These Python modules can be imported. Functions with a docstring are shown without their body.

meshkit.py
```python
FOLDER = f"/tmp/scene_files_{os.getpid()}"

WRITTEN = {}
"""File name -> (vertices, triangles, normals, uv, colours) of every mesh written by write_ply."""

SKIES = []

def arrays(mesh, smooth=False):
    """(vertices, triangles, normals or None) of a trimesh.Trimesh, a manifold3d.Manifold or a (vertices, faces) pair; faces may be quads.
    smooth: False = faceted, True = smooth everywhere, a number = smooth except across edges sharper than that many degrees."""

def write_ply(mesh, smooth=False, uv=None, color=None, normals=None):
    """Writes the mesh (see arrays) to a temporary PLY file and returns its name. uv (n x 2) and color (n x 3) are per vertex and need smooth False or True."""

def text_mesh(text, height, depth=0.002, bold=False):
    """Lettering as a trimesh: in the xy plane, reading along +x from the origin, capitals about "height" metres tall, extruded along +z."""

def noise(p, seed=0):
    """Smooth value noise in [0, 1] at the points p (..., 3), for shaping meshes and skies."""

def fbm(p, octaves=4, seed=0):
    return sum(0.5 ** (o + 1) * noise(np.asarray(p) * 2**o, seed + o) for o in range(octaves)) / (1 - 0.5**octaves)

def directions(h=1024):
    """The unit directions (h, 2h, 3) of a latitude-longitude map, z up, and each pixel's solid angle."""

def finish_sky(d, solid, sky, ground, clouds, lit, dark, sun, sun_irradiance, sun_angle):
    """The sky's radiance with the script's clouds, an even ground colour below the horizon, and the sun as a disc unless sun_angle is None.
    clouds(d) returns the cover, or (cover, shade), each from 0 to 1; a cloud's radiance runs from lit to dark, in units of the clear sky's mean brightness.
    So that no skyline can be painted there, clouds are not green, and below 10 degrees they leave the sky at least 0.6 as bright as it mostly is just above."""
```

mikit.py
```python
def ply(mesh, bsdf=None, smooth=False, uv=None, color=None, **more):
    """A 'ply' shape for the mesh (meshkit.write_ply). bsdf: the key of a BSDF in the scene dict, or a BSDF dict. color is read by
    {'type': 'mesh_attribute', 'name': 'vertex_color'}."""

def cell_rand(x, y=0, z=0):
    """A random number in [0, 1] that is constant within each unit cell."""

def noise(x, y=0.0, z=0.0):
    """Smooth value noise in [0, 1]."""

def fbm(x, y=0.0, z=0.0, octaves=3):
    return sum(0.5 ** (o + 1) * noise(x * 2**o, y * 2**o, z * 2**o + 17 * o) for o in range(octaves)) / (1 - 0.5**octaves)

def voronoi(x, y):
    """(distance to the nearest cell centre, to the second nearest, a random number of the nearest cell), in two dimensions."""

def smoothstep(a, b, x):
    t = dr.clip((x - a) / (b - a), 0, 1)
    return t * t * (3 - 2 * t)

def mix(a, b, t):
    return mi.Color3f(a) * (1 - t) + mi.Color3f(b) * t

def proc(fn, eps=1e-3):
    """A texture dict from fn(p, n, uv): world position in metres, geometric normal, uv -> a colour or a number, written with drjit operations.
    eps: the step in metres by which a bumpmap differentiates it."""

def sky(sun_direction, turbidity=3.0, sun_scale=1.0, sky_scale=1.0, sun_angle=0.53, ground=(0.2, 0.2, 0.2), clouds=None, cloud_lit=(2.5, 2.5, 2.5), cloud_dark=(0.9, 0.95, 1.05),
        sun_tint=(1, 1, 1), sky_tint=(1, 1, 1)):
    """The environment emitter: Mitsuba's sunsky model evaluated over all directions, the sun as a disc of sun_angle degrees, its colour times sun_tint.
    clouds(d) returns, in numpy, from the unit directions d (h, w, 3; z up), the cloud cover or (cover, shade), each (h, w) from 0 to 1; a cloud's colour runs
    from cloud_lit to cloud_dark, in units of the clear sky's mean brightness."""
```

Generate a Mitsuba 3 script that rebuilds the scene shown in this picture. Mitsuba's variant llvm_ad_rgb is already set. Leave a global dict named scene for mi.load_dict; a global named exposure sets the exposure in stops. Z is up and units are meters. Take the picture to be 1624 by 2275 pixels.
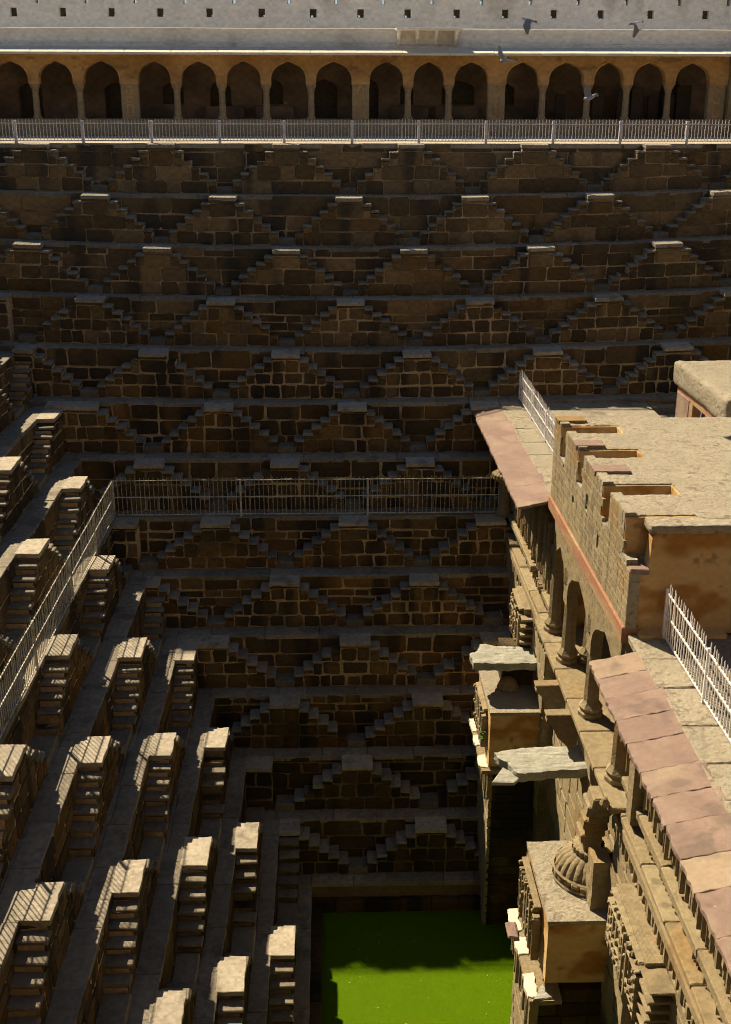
import math, random
import numpy as np
import trimesh, manifold3d
import mitsuba as mi
import drjit as dr
import mikit, meshkit
from mikit import proc, noise, fbm, mix, smoothstep, cell_rand, voronoi
T = mi.ScalarTransform4f
rng = np.random.default_rng(7)
scene = {'type': 'scene'}
labels = {}

# ------------------------------------------------------------------ camera, sky, exposure
CAM_H, PITCH, YAW, ROLL = 1.396, math.radians(19.74), math.radians(1.746), math.radians(0.125)
_fw = np.array([math.sin(YAW) * math.cos(PITCH), math.cos(YAW) * math.cos(PITCH), -math.sin(PITCH)])
_rt = np.array([math.cos(YAW), -math.sin(YAW), 0.0])
_dn = -np.cross(_rt, _fw)
_up = -math.sin(ROLL) * _rt - math.cos(ROLL) * _dn
scene['camera'] = {'type': 'perspective', 'fov': math.degrees(2 * math.atan(812 / 2554.4)), 'fov_axis': 'x', 'near_clip': 0.1, 'far_clip': 1000.0,
                   'to_world': T().look_at(origin=[0, 0, CAM_H], target=[_fw[0], _fw[1], CAM_H + _fw[2]], up=_up.tolist())}
SUN = np.array([-0.56, 0.77, 1.0])
scene['sky'] = mikit.sky(SUN.tolist(), turbidity=3, sky_scale=0.36, sun_tint=(1.0, 0.97, 0.87), sky_tint=(1.0, 0.93, 0.80))
exposure = 2.85

# ------------------------------------------------------------------ helpers
counts = {}
def numbered(name):
    n = counts.get(name, 0); counts[name] = n + 1
    return name if n == 0 else f'{name}_{n:03d}'
def put(key, shape):
    parent, _, last = key.rpartition('__')
    key = numbered(key)
    scene[key] = shape
    return key
def thing(name, label=None, cat=None, group=None, kind=None):
    key = numbered(name)
    tag(key, label, cat, group, kind)
    return key
def tag(key, label=None, cat=None, group=None, kind=None):
    d = {}
    if label: d['label'] = label
    if cat: d['category'] = cat
    if group: d['group'] = group
    if kind: d['kind'] = kind
    if d: labels.setdefault(key, {}).update(d)
def obj(key, mesh, bsdf, smooth=False, rnd=None):
    """one entry; rnd: the piece's own random tone, carried in its uv"""
    if hasattr(mesh, 'to_mesh'):
        m = mesh.to_mesh(); mesh = (np.asarray(m.vert_properties)[:, :3], np.asarray(m.tri_verts))
    if isinstance(mesh, trimesh.Trimesh): mesh = (np.array(mesh.vertices), np.array(mesh.faces))
    uv = None
    if smooth in (False, True):
        r = rng.random(2) if rnd is None else np.asarray(rnd, float)
        uv = np.tile(r, (len(mesh[0]), 1))
    return put(key, mikit.ply(mesh, bsdf, smooth=smooth, uv=uv))
def cat(ms):
    vs, fs, o = [], [], 0
    for v, f in ms:
        vs.append(v); fs.append(np.asarray(f) + o); o += len(v)
    return np.vstack(vs), np.vstack(fs)

def _blocktopo():
    c, pts = np.array([[x, y, z] for x in (-1, 1) for y in (-1, 1) for z in (-1, 1)], float), []
    for p in c:
        for a in range(3):
            q = p * 0.8; q[a] = p[a]; pts.append(q)
    h = trimesh.convex.convex_hull(np.array(pts), repair=True)
    idx = [int(np.argmin(np.abs(np.array(pts) - v).sum(1))) for v in h.vertices]
    return np.array(idx)[h.faces]
BLOCK_F = _blocktopo()
BOX_C = np.array([[x, y, z] for x in (0, 1) for y in (0, 1) for z in (0, 1)], float)
def block(x0, x1, y0, y1, z0, z1, e=0.02, j=0.0):
    """a block with chamfered edges and slightly uneven corners"""
    lo, hi = np.array([x0, y0, z0]), np.array([x1, y1, z1])
    e = min(e, 0.3 * (hi - lo).min())
    out = []
    for c in BOX_C:
        p = lo + c * (hi - lo) + (rng.random(3) - 0.5) * 2 * j
        inn = p + (1 - 2 * c) * e
        for a in range(3):
            q = inn.copy(); q[a] = p[a]; out.append(q)
    return np.array(out), BLOCK_F
BOX_F = np.array([[0, 1, 3], [0, 3, 2], [4, 6, 7], [4, 7, 5], [0, 4, 5], [0, 5, 1], [2, 3, 7], [2, 7, 6], [0, 2, 6], [0, 6, 4], [1, 5, 7], [1, 7, 3]])
def box(x0, x1, y0, y1, z0, z1):
    return np.array([x0, y0, z0]) + BOX_C * (np.array([x1, y1, z1]) - np.array([x0, y0, z0])), BOX_F
def prism(outline, d0, d1, e):
    """outline (n x 2, counter-clockwise, roughly convex) raised from depth d0 to d1 along the third axis, front edge bevelled by e -> (a, b, depth)"""
    o = np.asarray(outline, float); n = len(o); c = o.mean(0)
    ins = o + (c - o) / np.maximum(np.linalg.norm(c - o, axis=1, keepdims=True), 1e-6) * e * 1.3
    v = np.vstack([np.c_[o, np.full(n, d0)], np.c_[o, np.full(n, d1 - e * 0.8)], np.c_[ins, np.full(n, d1)], [[*c, d1 + 0.15 * e]]])
    f = []
    for i in range(n):
        k = (i + 1) % n
        f += [[i, k, n + k], [i, n + k, n + i], [n + i, n + k, 2 * n + k], [n + i, 2 * n + k, 2 * n + i], [2 * n + i, 2 * n + k, 3 * n]]
    return v, np.array(f)
def stone_outline(a0, a1, b0, b1, g, j):
    """a rough eight-cornered stone filling the cell less a joint of g"""
    a0 += g * rng.uniform(.2, .8); a1 -= g * rng.uniform(.2, .8); b0 += g * rng.uniform(.2, .8); b1 -= g * rng.uniform(.2, .8)
    w, h = a1 - a0, b1 - b0
    cu = lambda: min(w, h) * rng.uniform(.04, .2)
    c = [cu() for _ in range(8)]
    o = np.array([[a0 + c[0], b0], [a1 - c[1], b0], [a1, b0 + c[2]], [a1, b1 - c[3]], [a1 - c[4], b1], [a0 + c[5], b1], [a0, b1 - c[6]], [a0, b0 + c[7]]])
    return o + (rng.random((8, 2)) - .5) * j
def slab_outline(a0, a1, b0, b1, j, step=0.28, chip=0.0):
    pts = []
    for (p, q) in (((a0, b0), (a1, b0)), ((a1, b0), (a1, b1)), ((a1, b1), (a0, b1)), ((a0, b1), (a0, b0))):
        p, q = np.array(p), np.array(q); n = max(2, int(round(np.linalg.norm(q - p) / step)))
        for i in range(n): pts.append(p + (q - p) * i / n)
    pts = np.array(pts); c = np.array([(a0 + a1) / 2, (b0 + b1) / 2])
    pts = pts + (rng.random(pts.shape) - .5) * 2 * j
    if chip > 0:
        d = (rng.random((len(pts), 1)) < 0.18) * rng.random((len(pts), 1)) * chip
        pts = pts + (c - pts) * d
    return pts
def horiz(m):   # prism built in (x, y, depth): depth is already z
    return m

# ------------------------------------------------------------------ materials
TONE = dict(m_stone=.7, m_mortar=1.0, m_step=.6, m_slab=.6, m_slab_lit=.86, m_ground=.75, m_sand=.69, m_plaster=.69, m_pink=.78, m_salmon=.75, m_slate=.8, m_oldplaster=.95, m_ochre=.85, m_algae=.48, m_inner=.95, m_white=.9, m_lime=1.04, m_steel=1.35)
def tw(b): return {'type': 'twosided', 'bsdf': b}
def mat(name, fn, rough=0.85, bump=None, bscale=0.01, spec=0.08, eps=2e-3, **kw):
    k = TONE.get(name, 1.0)
    b = {'type': 'principled', 'base_color': proc(fn if k == 1 else (lambda p, n, uv: fn(p, n, uv) * k)), 'roughness': rough, 'specular': spec, **kw}
    if bump: b = {'type': 'bumpmap', 'nested_texture': proc(bump, eps), 'scale': bscale, 'bsdf': b}
    scene[name] = tw(b)
def C(*c): return mi.Color3f(*c)

def f_stone(p, n, uv):
    big = fbm(p.x * .35, p.y * .35, p.z * .5)
    streak = noise(p.x * 2.2, p.y * 2.2, p.z * .25)
    fine = fbm(p.x * 9, p.y * 9, p.z * 9)
    base = mix(C(.075, .058, .034), C(.21, .150, .080), uv.x * uv.x)
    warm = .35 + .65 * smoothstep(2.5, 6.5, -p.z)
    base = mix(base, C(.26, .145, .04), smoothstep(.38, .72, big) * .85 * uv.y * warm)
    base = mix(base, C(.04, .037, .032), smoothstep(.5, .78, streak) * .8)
    base = base * (1 + .9 * smoothstep(9.0, 1.5, -p.z + 1.5 * big))          # upper tiers brightened, their stronger skylight put into the colour
    base = base * (1 - .45 * smoothstep(15.2, 16.8, -p.z + 1.6 * noise(p.x * .7, p.y * .7, 3)))   # deep shade of the lower tiers painted in, with a noisy edge
    return base * (.6 + .8 * fine)
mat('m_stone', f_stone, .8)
def f_mortar(p, n, uv):
    big = fbm(p.x * .8, p.y * .8, p.z * .8)
    fine = fbm(p.x * 14, p.y * 14, p.z * 14)
    base = mix(C(.15, .115, .068), C(.40, .31, .195), smoothstep(.25, .6, big))
    base = base * (1 - .6 * smoothstep(15.2, 16.8, -p.z + 1.6 * noise(p.x * .7, p.y * .7, 3)))   # joints of the lower tiers darkened, shade put into the colour
    return base * (.65 + .7 * fine)
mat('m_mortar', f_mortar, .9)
def f_step(p, n, uv):
    big = fbm(p.x * 1.1, p.y * 1.1, p.z * 1.1)
    fine = fbm(p.x * 11, p.y * 11, p.z * 11)
    base = mix(C(.19, .17, .135), C(.33, .295, .23), .6 * uv.x + .4 * big)
    return base * (.6 + .8 * fine)
mat('m_step', f_step, .8)
def f_slab(p, n, uv):
    big = fbm(p.x * .9, p.y * .9, p.z * .9)
    fine = fbm(p.x * 12, p.y * 12, p.z * 12)
    base = mix(C(.25, .23, .19), C(.43, .39, .315), .5 * uv.x + .5 * big)
    base = mix(base, C(.13, .115, .09), smoothstep(.55, .8, fbm(p.x * 2.3 + 5, p.y * 2.3, p.z * 2.3)) * .55)
    return base * (.6 + .8 * fine)
mat('m_slab', f_slab, .8)  # toned down: shade of the terraces is put into this copy
mat('m_slab_lit', f_slab, .8)  # same slab brightened, sunlight on the caps put into the colour

# ------------------------------------------------------------------ the stepwell's dimensions
ZK = [0.0, 1.63, 3.20, 4.705, 6.165, 7.615, 9.095, 10.60, 12.095, 13.57, 15.04, 16.52, 18.0, 19.5]
RK = [0.0, 1.074, 2.149, 3.218, 4.294, 5.394, 6.50, 7.615, 8.705, 9.743, 10.731, 11.70, 12.654, 13.56]
SAG = [0, .2, .33, .31, .31, .2, .1, 0, 0, 0, 0, 0, 0, 0]
D0, XL, PB, XA = 40.707, -14.256, 4.17, -1.446
XR = 16.2                    # right end of the upper tiers
PL = 5.05
OUT = 0.54                    # how far the flights stand out from the riser
NR = 7                       # risers in a flight
def sag(x, z):
    a = np.interp(-z, ZK, SAG)
    return a * ((x - .6) / 13.0) ** 2
def back(m):
    v, f = m; x, z = v[:, 0], v[:, 2]
    return np.c_[x, D0 - v[:, 1], z + sag(x, z)], np.asarray(f)[:, ::-1]
def left(m):
    v, f = m
    return np.c_[XL + v[:, 1], v[:, 0], v[:, 2] + .03 * np.sin(v[:, 0] * .9 + v[:, 2])], np.asarray(f)[:, ::-1]
def front(m):   # prism in (u, z, w) -> (u, w, z); swaps two axes
    v, f = m
    return v[:, [0, 2, 1]], np.asarray(f)[:, ::-1]

JOINT = [.03, .03, .034, .045, .055]
WALLS = {'back': back, 'left': left}
def centres(side, k, u0, u1):
    if side == 'back':
        c0, per = (XA if k % 2 == 0 else XA + PB / 2), PB
    else:
        c0, per = (24.45 + .2 * (k - 7) if k % 2 else 22.2 + .2 * (k - 8)), PL
    i0, i1 = math.floor((u0 - c0) / per) - 1, math.ceil((u1 - c0) / per) + 1
    return [c0 + i * per for i in range(i0, i1 + 1)]
def courses(z0, z1, hs):
    z, out = z0, []
    while z < z1 - .02:
        h = rng.choice(hs); 
        if z1 - z - h < .18: h = z1 - z
        out.append((z, z + h)); z += h
    return out
ORD = ['top', 'second', 'third', 'fourth', 'fifth', 'sixth', 'seventh', 'eighth', 'ninth', 'tenth', 'eleventh', 'twelfth', 'thirteenth']
NTH = ['first', 'second', 'third', 'fourth', 'fifth', 'sixth', 'seventh', 'eighth', 'ninth']

def pyramid(side, k, c, lo, hi, nth, pier=False):
    """one double flight of tier k+1: its cap level with terrace k"""
    F = WALLS[side]
    ztop, zbot, w0 = -ZK[k], -ZK[k + 1], RK[k]
    H = ztop - zbot; r = H / NR
    half, run = (.43, .275) if side == 'back' else (.53, .285)
    w1 = w0 + OUT + rng.uniform(-.03, .03)
    where = {'back': 'far wall', 'left': 'left wall'}[side]
    key = thing('stair_pyramid', f'stone stair pyramid of the {where}, {ORD[k]} row from top, {NTH[nth]} from the ' + ('left' if side == 'back' else 'far corner'), 'stair pyramid', f'stair pyramids of the {where}')
    cols = []                                            # (u0, u1, top)
    capl, capr = c - half, c + half
    if pier: capl, capr = lo, hi
    if lo > c - half - 5 * run and not pier and lo > c - half - 2.5 * run: capl = min(lo, capl) if lo < capl else lo
    if side == 'left' and hi < c + half + 2.5 * run and not pier: capr = hi
    if side == 'back' and not pier and capl > lo and lo > c - half - 5 * run: capl = lo
    cols.append((capl, capr, 0))
    if not pier:
        for i in range(1, 6):
            cols.append((c - half - i * run, c - half - (i - 1) * run, i)); cols.append((c + half + (i - 1) * run, c + half + i * run, i))
    good = []
    for a, b, i in cols:
        a, b = max(a, lo), min(b, hi)
        if b - a > .08 and not (i > 0 and a < capr - .01 and b > capl + .01): good.append((a, b, i))
    core = []
    for a, b, i in good:
        t = ztop - i * r
        core.append(box(a, b, w0 - .05, w1 - .035, zbot - .02, t - .1))
        if i == 0:
            o = slab_outline(a - .02, b + .02, w0 - .02, w1 + .035, .013, .2, .07)
            cv, cf = prism(o, t - .1, t + .012, .01)
            if side == 'back': cv[:, 2] -= np.clip(cv[:, 1] - w0, 0, 1) * .07
            obj(key + '__cap', F((cv, cf)), 'm_slab_lit')
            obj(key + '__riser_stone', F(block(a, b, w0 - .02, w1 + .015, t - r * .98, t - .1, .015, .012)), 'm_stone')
        else:
            j = rng.uniform(-.02, .02)
            tb = t - rng.uniform(.07, .1)
            if rng.random() > .05: obj(key + '__step', F(block(a - .015, b + .015, w0 - .02, w1 + .04 + j, tb, t + rng.uniform(-.014, .012), .018, .018)), 'm_slab' if side == 'back' else 'm_step')  # far wall treads get a lighter colour, painting their lit tops
            obj(key + '__riser_stone', F(block(a + .012, b - .012, w0 - .02, w1 + .005, t - r * .96, tb, .014, .012)), 'm_stone')  # dark block below the tread paints the shade on the riser
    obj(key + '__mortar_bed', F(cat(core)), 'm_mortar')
    # front masonry in three courses, cut to the stepped outline
    edges = [zbot, zbot + 2 * r + rng.uniform(-.05, .05), zbot + 4 * r + rng.uniform(-.04, .04), zbot + 6 * r]
    for j in range(3):
        b0, b1 = edges[j], edges[j + 1] - .01
        ok = [(a, b) for a, b, i in good if ztop - (i + .93) * r > b1 - .07]
        if not ok: continue
        a0, a1 = min(a for a, b in ok), max(b for a, b in ok)
        n = max(1, int(round((a1 - a0) / (rng.uniform(.42, .62) if k > 2 or side == 'left' else rng.uniform(.6, 1.0)))))
        cuts = a0 + (a1 - a0) * np.sort(np.clip((np.arange(n + 1) + rng.uniform(-.22, .22, n + 1)) / n, 0, 1)); cuts[0], cuts[-1] = a0, a1
        for a, b in zip(cuts[:-1], cuts[1:]):
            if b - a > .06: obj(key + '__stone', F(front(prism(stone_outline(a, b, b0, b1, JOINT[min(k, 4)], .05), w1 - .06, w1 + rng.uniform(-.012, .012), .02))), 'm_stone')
        for a, b, i in good:                              # fillers under the steps
            t = ztop - (i + .93) * r
            if t <= b1 - .07 and t - b0 > .1:
                obj(key + '__stone', F(front(prism(stone_outline(a, b, b0, t, .03, .02), w1 - .06, w1 + rng.uniform(-.012, .012), .018))), 'm_stone')
    # the sides of the flights that face along the wall
    return good

def tier(side, k, u0, u1, lo, hi, up=None):
    up = u1 if up is None else up
    """riser k -> k+1 with its flights, and the terrace at its foot"""
    F = WALLS[side]
    ztop, zbot, w0, w2 = -ZK[k], -ZK[k + 1], RK[k], RK[k + 1]
    r = (ztop - zbot) / NR
    where = {'back': 'far wall', 'left': 'left wall'}[side]
    key = thing('terrace_wall', f'stone terrace of the {where} with its retaining wall, {ORD[k]} tier from the top', 'terrace wall', None)
    us = np.arange(u0, u1 + 1.0, 1.0); us[-1] = u1
    core = [box(a, b, w0 - .6, w0, zbot - .3, ztop - .05) for a, b in zip(us[:-1], us[1:])]
    us = np.arange(u0, up + 1.0, 1.0); us[-1] = up
    core += [box(a, b, w0 - .1, w2 - .03, zbot - .4, zbot - .1) for a, b in zip(us[:-1], us[1:])]
    obj(key + '__mortar_bed', F(cat(core)), 'm_mortar')
    cover = []
    cs = [c for c in centres(side, k, u0, u1)]
    nth = 0
    order = cs if side == 'back' else cs[::-1]
    for c in order:
        half, run = (.43, .275) if side == 'back' else (.53, .285)
        ext = half + 5 * run
        if side == 'back':
            if c + ext < lo + .3 or c - ext > hi - .3: continue
            pier = c + half < lo + .25 
            if pier: g = pyramid(side, k, c, lo, min(c + ext, lo + .75), nth, True)
            else: g = pyramid(side, k, c, lo, hi, nth)
        else:
            if c - ext > hi - .3 or c + ext < lo + .3: continue
            pier = c - half > hi + .5
            if pier: g = pyramid(side, k, c, max(c - ext, hi - .75), hi, nth, True)
            else: g = pyramid(side, k, c, lo, hi, nth)
        nth += 1; cover += g
    for a, b in zip(cs[:-1], cs[1:]):                     # landings in the notches
        half, run = (.43, .275) if side == 'back' else (.53, .285)
        a, b = a + half + 5 * run, b - half - 5 * run
        a, b = max(a, lo), min(b, hi)
        if b - a > .15:
            w1 = w0 + OUT + rng.uniform(-.03, .05)
            obj(key + '__landing_block', F(block(a + .01, b - .01, w0 - .02, w1, zbot - .02, zbot + r * rng.uniform(.9, 1.05), .02, .012)), 'm_step')
            cover.append((a, b, 6))
    # riser stones where they show
    upper = side == 'back' and k <= 2
    zs = courses(zbot + .0, ztop - .02, [.34, .42, .5] if upper else [.26, .34, .42, .5])
    def height(u):
        return max([ztop - i * r for a, b, i in cover if a - .01 <= u <= b + .01], default=zbot)
    for b0, b1 in zs:
        u = u0
        while u < u1 - .1:
            L = rng.uniform(*((.6, 1.9) if upper else (.45, 1.25))) * (1.15 if b1 - b0 > .4 else .9); v = min(u + L, u1)
            if u1 - v < .25: v = u1
            if min(height(t) for t in np.linspace(u, v, 6)) < b1 - .02:
                obj(key + '__stone', F(front(prism(stone_outline(u, v, b0, b1, JOINT[min(k, 4)], .045), w0 - .06, w0 + rng.uniform(.012, .05), .02))), 'm_stone')
            u = v
    # paving of the terrace, its outer edge a coping
    u = u0
    hi_u = up
    while u < hi_u - .1:
        L = rng.uniform(.8, 1.7); v = min(u + L, hi_u)
        if hi_u - v < .4: v = hi_u
        mid = w0 + (w2 - w0) * rng.uniform(.42, .62)
        for a, b, e in ((w0 - .02, mid - .004, 0), (mid + .004, w2 + .03, 1)):
            zt = zbot + rng.uniform(-.012, .012)
            obj(key + '__paving_slab', F(prism(slab_outline(u + .006, v - .006, a, b, .008, .45), zbot - .13, zt, .012)), 'm_slab')
        u = v

for k in range(0, 13):
    cx, cy = XL + RK[k], D0 - RK[k]                       # corner of riser k
    xr = XR if k < 5 else (8.0 if k == 5 else 6.4)
    tier('back', k, cx - .02, xr, cx + .0, xr)
for k in range(2, 13):
    cx, cy = XL + RK[k], D0 - RK[k]
    tier('left', k, 11.0 if k < 9 else 14, cy + .02, 10.0, cy - OUT - .02, cy - .02 - (RK[k + 1] - RK[k]))


# ------------------------------------------------------------------ more materials
def f_ground(p, n, uv):
    return mix(C(.50, .45, .36), C(.38, .33, .25), fbm(p.x * .6, p.y * .6, p.z)) * (.8 + .4 * fbm(p.x * 9, p.y * 9, 0))
mat('m_ground', f_ground, .9)
def f_lime(p, n, uv):       # old grey limewash of the fort wall and parapet
    st = noise(p.x * 1.6, p.y, p.z * .35)
    b = fbm(p.x * .7, p.y * .7, p.z * 1.3)
    base = mix(C(.79, .765, .715), C(.65, .62, .565), b)
    base = mix(base, C(.48, .43, .37), smoothstep(.62, .85, st) * .6)
    return base * (.75 + .5 * fbm(p.x * 7, p.y * 7, p.z * 7))
mat('m_lime', f_lime, .9)
def f_white(p, n, uv): return mix(C(.72, .68, .58), C(.5, .46, .38), fbm(p.x * 3, p.y * 3, p.z * 3)) 
mat('m_white', f_white, .85)
def f_ochre(p, n, uv):      # ochre wash, brown below damp
    b = fbm(p.x * .9, p.y * .9, p.z * 1.1)
    d = fbm(p.x * 2.3 + 7, p.y * 2.3, p.z * 3.1)
    base = mix(C(.58, .365, .165), C(.42, .25, .105), smoothstep(.3, .7, b))
    base = mix(base, C(.17, .12, .07), smoothstep(.6, .78, d) * .6)
    return base * (.75 + .5 * fbm(p.x * 9, p.y * 9, p.z * 9))
mat('m_ochre', f_ochre, .9)
def f_inner(p, n, uv):      # the gallery's dark brown inside
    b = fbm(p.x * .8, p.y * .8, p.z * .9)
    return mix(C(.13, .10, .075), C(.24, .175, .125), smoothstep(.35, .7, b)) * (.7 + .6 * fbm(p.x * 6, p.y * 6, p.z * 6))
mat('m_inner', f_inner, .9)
def f_shaft(p, n, uv): return mix(C(.36, .28, .18), C(.24, .19, .125), fbm(p.x * 2, p.y * 2, p.z * 2)) * (.8 + .4 * fbm(p.x * 9, p.y * 9, p.z * 9))
mat('m_shaft', f_shaft, .9)
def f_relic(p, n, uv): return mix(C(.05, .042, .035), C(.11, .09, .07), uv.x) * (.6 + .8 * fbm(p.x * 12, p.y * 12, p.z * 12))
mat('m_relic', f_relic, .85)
def f_paint(p, n, uv): return mix(C(.66, .67, .70), C(.5, .49, .47), smoothstep(.5, .8, fbm(p.x * 8, p.y * 8, p.z * 8)))
mat('m_paint', f_paint, .45)
def f_steel(p, n, uv): return mix(C(.34, .34, .31), C(.17, .15, .11), smoothstep(.45, .75, fbm(p.x * 7, p.y * 7, p.z * 7)))
mat('m_steel', f_steel, .45)
def f_sand(p, n, uv):       # dressed yellow sandstone of the pavilion
    b = fbm(p.x * 1.3, p.y * 1.3, p.z * 1.3)
    st = noise(p.x * 5, p.y * 5, p.z * .6)
    base = mix(C(.27, .22, .135), C(.385, .33, .215), .55 * uv.x + .45 * b)
    base = mix(base, C(.33, .21, .085), smoothstep(.62, .85, noise(p.x * .9 + 3, p.y * .9, p.z * .9)) * .6)
    base = mix(base, C(.14, .12, .09), smoothstep(.55, .8, st) * .6 * uv.y)
    return base * (.72 + .56 * fbm(p.x * 13, p.y * 13, p.z * 13))
mat('m_sand', f_sand, .85, bump=lambda p, n, uv: fbm(p.x * 22, p.y * 22, p.z * 22), bscale=.012)
def f_plaster(p, n, uv):    # rough grey-yellow roof plaster with dark lichen in its hollows
    b = fbm(p.x * 1.1, p.y * 1.1, p.z)
    l = fbm(p.x * 10, p.y * 10, p.z * 10)
    base = mix(C(.32, .29, .225), C(.42, .385, .305), b)
    base = mix(base, C(.13, .11, .08), smoothstep(.5, .75, l) * smoothstep(.3, .6, b) * .5 + smoothstep(.55, .8, fbm(p.x * 34, p.y * 34, p.z * 34)) * .5)
    return base * (.8 + .4 * fbm(p.x * 25, p.y * 25, p.z * 25))
mat('m_plaster', f_plaster, .92, bump=lambda p, n, uv: fbm(p.x * 17, p.y * 17, p.z * 17, octaves=4), bscale=.035)
def f_pink(p, n, uv):       # split red sandstone slabs
    b = fbm(p.x * 1.2 + uv.x * 40, p.y * 1.2, p.z)
    v = noise((p.x + p.y * .6) * 5 + 3 * b, uv.x * 30, 0)
    base = mix(C(.225, .163, .143), C(.30, .222, .19), v)
    base = mix(base, C(.39, .31, .225), smoothstep(.88, 1.0, uv.y) * .9)
    base = mix(base, C(.34, .28, .21), smoothstep(.55, .8, b) * .6)
    base = mix(base, C(.12, .10, .085), smoothstep(.58, .8, fbm(p.x * 3.1, p.y * 3.1, uv.x * 20)) * .5)
    base = mix(base, C(.66, .56, .46), smoothstep(.93, .97, noise(p.x * 24, p.y * 24, uv.x * 9)) * .4)
    return base * (.85 + .3 * fbm(p.x * 20, p.y * 20, p.z * 20))
mat('m_pink', f_pink, .75, bump=lambda p, n, uv: fbm(p.x * 4, p.y * 9, p.z * 9), bscale=.02)
def f_salmon(p, n, uv): return mix(C(.36, .19, .125), C(.40, .28, .17), smoothstep(.4, .75, fbm(p.x * 1.5, p.y * 1.5, p.z * 4))) * (.8 + .4 * fbm(p.x * 16, p.y * 16, p.z * 16))
mat('m_salmon', f_salmon, .85)
def f_slate(p, n, uv): 
    b = fbm(p.x * 2, p.y * 7, p.z * 7)
    return mix(C(.24, .25, .225), C(.40, .40, .35), b) * (.75 + .5 * fbm(p.x * 15, p.y * 15, p.z * 15))
mat('m_slate', f_slate, .75, bump=lambda p, n, uv: fbm(p.x * 3, p.y * 12, p.z * 12), bscale=.04)
def f_oldplaster(p, n, uv): # the orange wall: pale on top, rust-brown stains
    b = fbm(p.x * 1.4, p.y * 1.4, p.z * 1.7)
    s = smoothstep(.42, .62, b)
    base = mix(C(.47, .33, .165), C(.30, .145, .035), s * .9)
    base = mix(base, C(.10, .075, .045), smoothstep(.66, .82, fbm(p.x * 5 + 9, p.y * 5, p.z * 4)) * .5)
    return base * (.8 + .4 * fbm(p.x * 12, p.y * 12, p.z * 12))
mat('m_oldplaster', f_oldplaster, .9)
def f_algae(p, n, uv):
    a, b, r = voronoi(p.x * 26, p.y * 26)
    big = fbm(p.x * .5, p.y * .5, 0)
    base = mix(C(.10, .215, .001), C(.145, .275, .0015), .5 * big + .5 * r)
    return base * (.75 + .35 * smoothstep(.02, .3, b - a))
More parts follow.
